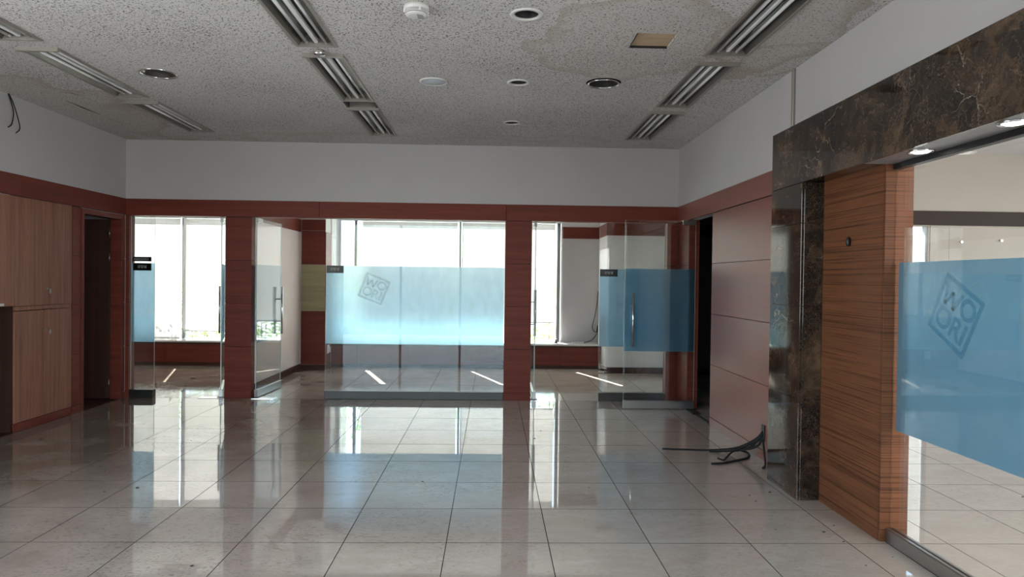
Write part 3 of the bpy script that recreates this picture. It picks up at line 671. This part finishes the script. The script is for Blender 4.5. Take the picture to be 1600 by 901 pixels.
def logo(parent, M_, s, mat):
    # square emblem standing on a corner-tilted frame with the letters W O / O R I
    for pts in (((-1, 1), (1, 1), (1, .84), (-1, .84)), ((-1, -.84), (1, -.84), (1, -1), (-1, -1)), ((-1, .84), (-.84, .84), (-.84, -.84), (-1, -.84)), ((.84, .84), (1, .84), (1, -.84), (.84, -.84))):
        m = MB(); m.poly([tuple(M_ @ Vector((x * s, y * s, 0))) for x, y in pts]); m.build('emblem_frame', mat, parent, True, recalc=False)
    m = MB(); wp_ = [(-.80, .72), (-.60, .06), (-.38, .58), (-.16, .06), (.04, .72)]; hw_ = .075
    for (xa, ya), (xb, yb) in zip(wp_, wp_[1:]): m.poly([tuple(M_ @ Vector((px * s, py * s, 0))) for px, py in ((xa - hw_, ya), (xa + hw_, ya), (xb + hw_, yb), (xb - hw_, yb))])
    m.build('emblem_letter', mat, parent, True, recalc=False)
    for ch, x, y, k in (('O', .46, .38, .95), ('O', -.42, -.40, 1.0), ('R', .24, -.40, .95), ('I', .66, -.40, .95)):
        text_mesh('emblem_letter', ch, s * k, mat, parent, M_ @ Matrix.Translation((x * s, y * s, 0)), 0.0, .005 * s / .165)
# lobby side: viewed from -X looking to +X; local x of emblem -> -Y, local y -> +Z
LB = Matrix(((0, 0, -1, 2.4228 - 2.415), (-1, 0, 0, 3.607 - 2.8), (0, 1, 0, 1.393), (0, 0, 0, 1)))
logo(lg, LB @ Matrix.Rotation(R(-29), 4, 'Z'), .168, 'logo')
LB2 = Matrix(((1, 0, 0, -1.51 + .982), (0, 0, -1, .0076), (0, 1, 0, 1.41), (0, 0, 0, 1)))
logo(gp2, LB2 @ Matrix.Rotation(R(-22), 4, 'Z'), .165, 'logo_faint')

# ------------------------------------------------------------------ dark door on the left
d1 = struct(boxes('door_1', 'wood', [(XL - .13, XL + .008, 8.03, 8.075, 0, 2.29), (XL - .13, XL + .008, 8.875, 8.92, 0, 2.29), (XL - .13, XL + .008, 8.075, 8.875, 2.235, 2.29)]), 'dark wooden door standing open in the left wall', 'door')
bx('leaf', 'darkwood', -5.55, XL - .125, 8.845, 8.882, .01, 2.23, d1, .002)
for z in (.2, 1.76, 2.06): MB().tube([(XL - .125, 8.842, z - .05), (XL - .125, 8.842, z + .05)], .007, 8, False).build('hinge', 'steel', d1)
bx('lock_strike', 'steel', XL - .075, XL - .055, 8.074, 8.077, 1.64, 1.78, d1)

# ------------------------------------------------------------------ cabinets
def lock_key(parent, y, z):
    k = MB().tube([(XL + .0, y, z), (XL + .012, y, z)], .012, 12, False).build('lock', 'steel', parent)
    m = MB().tube([(XL + .012, y, z), (XL + .034, y, z)], .003, 6, False).box(XL + .026, XL + .03, y + .004, y + .03, z - .05, z - .004, .001).tube([(XL + .028, y, z), (XL + .028, y + .016, z - .01)], .002, 6, False)
    kk = m.build('key', 'steel', k)
tc = thing('tall_cabinet', 'tall wooden cabinet with two upper and two lower doors', 'cabinet', (XL - .3, 7.39, 0))
CY0, CY1, CM = 6.93, 7.855, 7.387
bx('side_panel', 'darkwood', -5.2, XL - .02, CY0, CY0 + .02, 0, BB, tc)  # dark veneer on this side stands in for the niche's shade
boxes('body', 'woodv', [(-5.2, XL - .02, CY1 - .018, CY1, 0, BB), (-5.2, -5.18, CY0, CY1, 0, BB), (-5.2, XL - .02, CY0, CY1, 2.27, BB), (-5.2, XL - .02, CY0 + .02, CY1 - .018, 1.19, 1.225), (-5.2, XL - .03, CY0 + .02, CY1 - .018, .06, .085)], tc)
for a, b in ((CY0 + .002, CM - .0015), (CM + .0015, CY1 - .002)):
    u = bx('door', 'woodv', XL - .019, XL, a, b, 1.228, BB - .004, tc, .002); l = bx('door', 'woodv', XL - .019, XL, a, b, .088, 1.178, tc, .002)
    if a > 7.2: lock_key(u, a + .03, 1.395); lock_key(l, a + .03, .975)
bx('mid_rail', 'woodv', XL - .018, XL + .004, CY0, CY1 - .01, 1.184, 1.222, tc, .002); bx('plinth', 'wood', XL - .03, XL - .004, CY0, CY1, 0, .083, tc)
wc = thing('wall_cabinet', 'upper wooden cabinet above the dark niche at the left edge', 'cabinet', (XL - .3, 6.3, 1.24))
boxes('body', 'woodv', [(-5.2, XL - .02, 5.5, 5.52, 1.24, BB), (-5.2, XL - .02, 6.90, 6.925, 1.24, BB), (-5.2, -5.18, 5.5, 6.925, 1.24, BB), (-5.2, XL - .02, 5.5, 6.925, 1.24, 1.26)], wc)
for a, b in ((5.5, 5.98), (5.98, 6.45), (6.45, 6.925)): bx('door', 'woodv', XL - .019, XL, a + .002, b - .002, 1.232, BB - .004, wc, .002)
tag(bx('label_holder', 'plastic', XL + .001, XL + .012, 6.60, 6.77, 1.238, 1.262, bev=.002), 'small white strip under the upper cabinet at the left edge', 'label strip')
ds = thing('counter', 'dark recessed counter in the niche under the upper cabinet', 'counter', (-4.9, 6.2, 0))
bx('front_board', 'darkwood', -4.78, -4.76, 5.5, 6.925, 0, .69, ds); bx('top', 'darkwood', -5.2, -4.75, 5.5, 6.925, .69, .715, ds); bx('back_board', 'darkwood', -5.2, -5.18, 5.5, 6.925, .715, 1.235, ds)

# ------------------------------------------------------------------ ceiling fittings
def lamp(xr, yr, label, junction=False):
    a, b = xr; c, d = yr; cx = (a + b) / 2
    t = thing('fluorescent_lamp', label, 'ceiling lamp', (cx, c, ZC - .03), group='recessed twin-tube ceiling lamps')
    m = MB(); z0, z1 = ZC - .008, ZC + .004
    for q in ((a - .004, a + .022, c, d), (b - .022, b + .004, c, d), (a + .022, b - .022, d - .02, d)): m.box(*q, z0, z1, .002)
    m.build('frame', 'lampframe', t)
    MB().box(a - .006, b + .006, c - .012, c + .014, ZC - .03, ZC + .004, .003).build('end_lip', 'lampframe', t)
    m = MB(); zt = ZC + .075      # folded reflector trough: sloping sides, flat top, closed ends
    prof = [(a + .022, ZC - .004), (a + .05, ZC + .05), (a + .075, zt), (cx - .03, zt), (cx - .02, ZC + .055), (cx + .02, ZC + .055), (cx + .03, zt), (b - .075, zt), (b - .05, ZC + .05), (b - .022, ZC - .004)]
    for (x0, h0), (x1, h1) in zip(prof, prof[1:]): m.poly([(x0, c + .014, h0), (x0, d - .018, h0), (x1, d - .018, h1), (x1, c + .014, h1)])
    m.build('reflector', 'lampmetal', t, recalc=False)
    bx('end_plate', 'lampframe', a + .01, b - .01, c + .004, c + .014, ZC - .006, zt + .004, t); bx('end_plate', 'lampframe', a + .01, b - .01, d - .018, d - .012, ZC - .006, zt + .004, t)
    MB().box(cx - .015, cx + .015, c + .02, d - .03, ZC + .012, ZC + .05, .006).build('ballast_cover', 'tube', t)
    for x in (cx - .07, cx + .07):
        tb = MB().tube([(x, c + .05, ZC + .02), (x, d - .055, ZC + .02)], .0125, 12, False).build('tube', 'tube', t)
        for y0, y1 in ((c + .016, c + .05), (d - .055, d - .02)): MB().tube([(x, y0, ZC + .02), (x, y1, ZC + .02)], .010, 10, False).build('socket', 'plastic', tb)
    if junction: boxes('junction_box', 'dark', [(a, b, 6.86, c - .014, ZC + .05, ZC + .06), (a - .004, a + .02, 6.86, c - .012, ZC - .006, ZC + .06), (b - .02, b + .004, 6.86, c - .012, ZC - .006, ZC + .06), (a, b, 6.86, 6.87, ZC, ZC + .06)], t)
rows = ('left', 'middle', 'right'); pos_ = ('nearest the camera', 'second from the camera', 'closest to the back wall')
for xr, rn in zip(FIX, rows):
    for yr, pn in zip(FIXY, pos_):
        if rn == 'middle' and yr[0] == 7.0: lamp(xr, (7.08, 8.45), f'recessed twin-tube lamp of the {rn} ceiling row, {pn}', True)
        else: lamp(xr, yr, f'recessed twin-tube lamp of the {rn} ceiling row, {pn}')

def downlight(x, y, r, label, ring='plastic', inner='lampmetal', drop=.0, depth=.09, z=ZC, lens=None, tilt=0.0, ringw=.022):
    t = thing('downlight', label, 'downlight', (x, y, z - .012 - drop), group='round recessed downlights'); zz = z - drop
    MB().lathe([(r - .006, .002), (r + .0, -.008), (r + ringw, -.010), (r + ringw + .004, -.002), (r + ringw, .001)], (x, y, zz), 40, True).build('trim_ring', ring, t)
    rf = MB().lathe([(r - .004, 0), (r * .86, depth * .45), (r * .66, depth)], (x, y, zz), 40).build('reflector', inner, t, recalc=False)
    MB().lathe([(0, depth - .002), (r * .67, depth - .002)], (x, y, zz), 32).build('lamp_plate', lens or 'dark', t)
    if lens == 'lens': MB().lathe([(r - .005, -.004), (r * .7, -.011), (0, -.014)], (x, y, zz), 32).build('lens', lens, t)
    return t
downlight(*DL[0], 'large shallow round downlight between the left and middle lamp rows', 'chrome', 'lampmetal', ringw=.012, depth=.045)
downlight(*DL[1], 'white-rimmed downlight nearest the camera', 'plastic', 'dark')
t = downlight(DL[2][0], DL[2][1], .125, 'loose chrome downlight with a dark gap beside the right lamp row', 'chrome', 'dark', drop=.006, depth=.055, ringw=.010, lens='disc')
downlight(*DL[3], 'white-rimmed downlight left of the loose chrome one', 'plastic', 'dark')
downlight(*DL[4], 'small white-rimmed downlight closest to the back wall', 'plastic', 'dark', ringw=.018)
for (x, y, r), lb in zip(round_holes[-2:], ('downlight in the back room ceiling near the pier', 'downlight in the back room ceiling near the middle of the long pane')): downlight(x, y, r, lb, 'chrome', 'chrome')
for (x, y), lb in zip(SL, ('lit round spotlight under the marble lintel beside the walnut panel', 'lit round spotlight under the marble lintel at the right edge')):
    downlight(x, y, .055, lb, 'chrome', 'chrome', z=2.268, depth=.012, lens='lens', ringw=.010)
sp_ = thing('ceiling_speaker', 'flat pale blue-grey round ceiling speaker cover', 'speaker', (-.525, 6.087, ZC - .02))
MB().lathe([(0, -.012), (.10, -.010), (.103, -.004), (0, -.004)], (-.525, 6.087, ZC), 40).build('grille', 'disc', sp_)
MB().lathe([(.103, -.004), (.106, -.014), (.119, -.012), (.121, -.0015), (.103, -.0015)], (-.525, 6.087, ZC), 40, True).build('trim_ring', 'plastic', sp_)
sd = thing('smoke_detector', 'white round smoke detector at the top of the picture', 'smoke detector', (-.495, 4.43, ZC - .08)); sdc = (-.495, 4.43, ZC)
MB().lathe([(0, -.001), (.078, -.001), (.08, -.02), (.074, -.03), (0, -.03)], sdc, 40).build('base', 'plastic', sd)
MB().lathe([(0, -.03), (.066, -.03), (.066, -.052), (0, -.052)], sdc, 40).build('vent_body', 'dark', sd)
for k in range(2): MB().lathe([(.062, -.034 - k * .009), (.072, -.035 - k * .009), (.072, -.040 - k * .009), (.062, -.039 - k * .009)], sdc, 40, True).build('vent_ring', 'plastic', sd)
MB().lathe([(0, -.066), (.045, -.066), (.066, -.058), (.068, -.052), (0, -.052)], sdc, 40).build('cap', 'plastic', sd)
for k in range(4):
    x = sdc[0] + .076 * math.cos(k * 1.571 + .4); y = sdc[1] + .076 * math.sin(k * 1.571 + .4); bx('clip', 'plastic', x - .006, x + .006, y - .006, y + .006, ZC - .05, ZC - .025, sd)
MB().prism([(sdc[0] + .008, sdc[1] - .05, ZC - .0672), (sdc[0] + .045, sdc[1] - .03, ZC - .0672), (sdc[0] + .05, sdc[1] + .03, ZC - .0672), (sdc[0] + .008, sdc[1] + .035, ZC - .0672)], .0012).build('sticker', 'lampframe', sd)
se = thing('motion_sensor', 'small round ceiling sensor between two middle-row lamps', 'sensor', (-1.315, 5.325, ZC - .05))
MB().lathe([(0, 0), (.03, 0), (.03, -.022), (0, -.022)], (-1.315, 5.325, ZC), 28).build('neck', 'lampframe', se)
MB().lathe([(0, -.022), (.042, -.022), (.045, -.03), (.036, -.042), (0, -.046)], (-1.315, 5.325, ZC), 28).build('dome', 'chrome', se)
ho = thing('open_ceiling_hatch', 'open rectangular ceiling hole showing tan boards near the right lamp row', 'ceiling hole', (1.115, 4.97, ZC + .02))
for a, b in ((4.815, 4.955), (4.962, 5.125)): bx('board', 'tan', .965, 1.265, a, b, ZC + .016, ZC + .028, ho)
boxes('edge_frame', 'dark', [(.976, 1.255, 5.117, 5.1245, ZC, ZC + .03), (.976, .982, 4.816, 5.117, ZC, ZC + .03)], ho)
# dangling wires at the left edge of the ceiling
hw = thing('dangling_wires', 'two thin black wires hanging from the ceiling at the left wall', 'wires', (XL + .03, 6.83, 2.88))
MB().tube([(XL + .02, 6.80, 3.25), (XL + .03, 6.82, 3.19), (XL + .05, 6.83, 3.08), (XL + .035, 6.83, 2.97), (XL + .02, 6.80, 2.93)], .005, 6).build('wire', 'cable', hw)
MB().tube([(XL + .02, 6.81, 3.25), (XL + .04, 6.84, 3.17), (XL + .06, 6.87, 3.05), (XL + .07, 6.89, 2.94), (XL + .045, 6.87, 2.89)], .005, 6).build('wire', 'cable', hw)
tag(MB().box(XR - .022, XR, 5.515, 5.548, 2.702, ZC - .001, .004).build('cable_duct', 'lampframe'), 'thin vertical grey cable duct above the marble lintel', 'cable duct')

# ------------------------------------------------------------------ black cables at the right wall
cb = thing('cable_bundle', 'black cables coming out of the wood panel onto the tile floor', 'cables', (2.1, 6.15, 0))
bx('wall_bracket', 'black', XR - .012, XR, 6.01, 6.075, .17, .31, cb, .002)
P0 = (2.375, 6.04)
MB().tube([(*P0, .25), (2.33, 6.10, .17), (2.22, 6.22, .07), (2.05, 6.33, .02), (1.85, 6.38, .008), (1.588, 6.41, .008)], .009, 8).build('cable', 'cable', cb)
MB().tube([(*P0, .24), (2.32, 6.12, .14), (2.20, 6.25, .05), (2.07, 6.32, .013), (2.0, 6.34, .013)], .013, 8).build('cable', 'cable', cb)
MB().tube([(*P0, .20), (2.33, 6.06, .12), (2.22, 6.20, .05), (2.05, 6.30, .02), (2.0, 6.33, .012)], .012, 8).build('cable', 'cable', cb)
MB().tube([(*P0, .22), (2.30, 6.12, .10), (2.25, 6.30, .035), (2.33, 6.27, .010), (2.27, 6.10, .010), (2.12, 5.99, .010), (1.99, 5.91, .010), (1.879, 5.885, .010)], .010, 8).build('cable', 'cable', cb)
MB().tube([(*P0, .19), (2.27, 6.16, .10), (2.16, 6.18, .04), (2.06, 6.06, .012), (2.02, 6.0, .012), (1.99, 6.06, .012)], .008, 8).build('cable', 'cable', cb)
MB().tube([(*P0, .20), (2.365, 6.0, .16), (2.345, 5.92, .08), (2.33, 5.86, .03), (2.31, 5.82, .009), (2.27, 5.76, .008)], .009, 8).build('cable', 'cable', cb)
# things in the back room
wc2 = thing('wall_cable', 'thin dark cable looping down the ribbed wall in the back room', 'cable', (1.85, 12.56, .44))
MB().tube([(1.91, 12.575, 1.36), (1.885, 12.575, 1.1), (1.85, 12.57, .9), (1.81, 12.565, .72), (1.84, 12.56, .645), (1.885, 12.56, .63), (1.905, 12.56, .75)], .006, 6).build('lead', 'cable', wc2)
MB().tube([(1.905, 12.56, .75), (1.89, 12.52, .62), (1.80, 12.46, .50), (1.66, 12.42, .45), (1.55, 12.42, .448)], .007, 6).build('lead', 'cable', wc2)
ps = thing('power_strip', 'white power strip lying on the window bench', 'power strip', (1.52, 12.42, .435))
bx('body', 'plastic', 1.42, 1.64, 12.39, 12.445, .435, .462, ps, .004)
for k in range(4): bx('socket', 'dark', 1.44 + k * .05, 1.475 + k * .05, 12.40, 12.435, .4615, .4635, ps)
ob = thing('desk_bell', 'small dark object on the bench under the raised blind', 'small object', (1.14, 12.42, .435))
MB().lathe([(0, 0), (.04, 0), (.042, .012), (.015, .02), (.012, .05), (.022, .06), (0, .066)], (1.14, 12.42, .435), 18).build('stand', 'black', ob)
MB().tube([(1.14, 12.42, .49), (1.17, 12.42, .505)], .01, 8, False).build('spout', 'black', ob)
ou = thing('socket_plate', 'white socket plate on the side of the clad pier above the bench', 'socket', (-2.77, 12.0, .25))
bx('plate', 'plastic', -2.775, -2.762, 11.93, 12.07, .26, .40, ou, .003); bx('plug', 'plastic', -2.762, -2.73, 11.98, 12.03, .28, .37, ou, .004)

# ------------------------------------------------------------------ crumbs of debris on the floor
CR = [(2.072, 5.115, .022), (1.89, 5.036, .012), (1.886, 4.903, .014), (2.084, 4.299, .018), (2.206, 4.414, .012), (2.129, 4.139, .014), (1.799, 4.342, .009), (2.076, 3.789, .010), (2.294, 3.906, .008), (-4.484, 10.693, .05), (-4.266, 9.943, .04), (-4.196, 6.672, .03), (-3.273, 5.573, .016), (-2.745, 5.066, .014), (-3.247, 6.725, .014), (.518, 7.175, .016), (.431, 6.825, .02), (-.513, 5.355, .014), (.741, 5.208, .010), (1.622, 5.253, .010), (-1.581, 3.771, .02), (3.916, 5.03, .018), (-2.56, 5.16, .03)]
for x, y, r in CR:
    r *= .62
    m = MB(); k = random.randint(5, 7); a0 = random.random() * 6
    m.prism([(x + r * random.uniform(.6, 1.2) * math.cos(a0 + 6.283 * q / k), y + r * .7 * random.uniform(.6, 1.2) * math.sin(a0 + 6.283 * q / k), .0) for q in range(k)], r * .35)
    where = 'in the lobby behind the glass' if x > 2.4 else 'on the floor of the left back room' if y > 9 else 'on the tiles beside the marble portal' if x > 1.7 else 'on the tiles near the left cabinets' if x < -2 else 'on the tiles in the middle of the hall'
    tag(m.build('debris_crumb', 'crumb'), 'small dark crumb of debris ' + where, 'debris', 'crumbs ' + where)
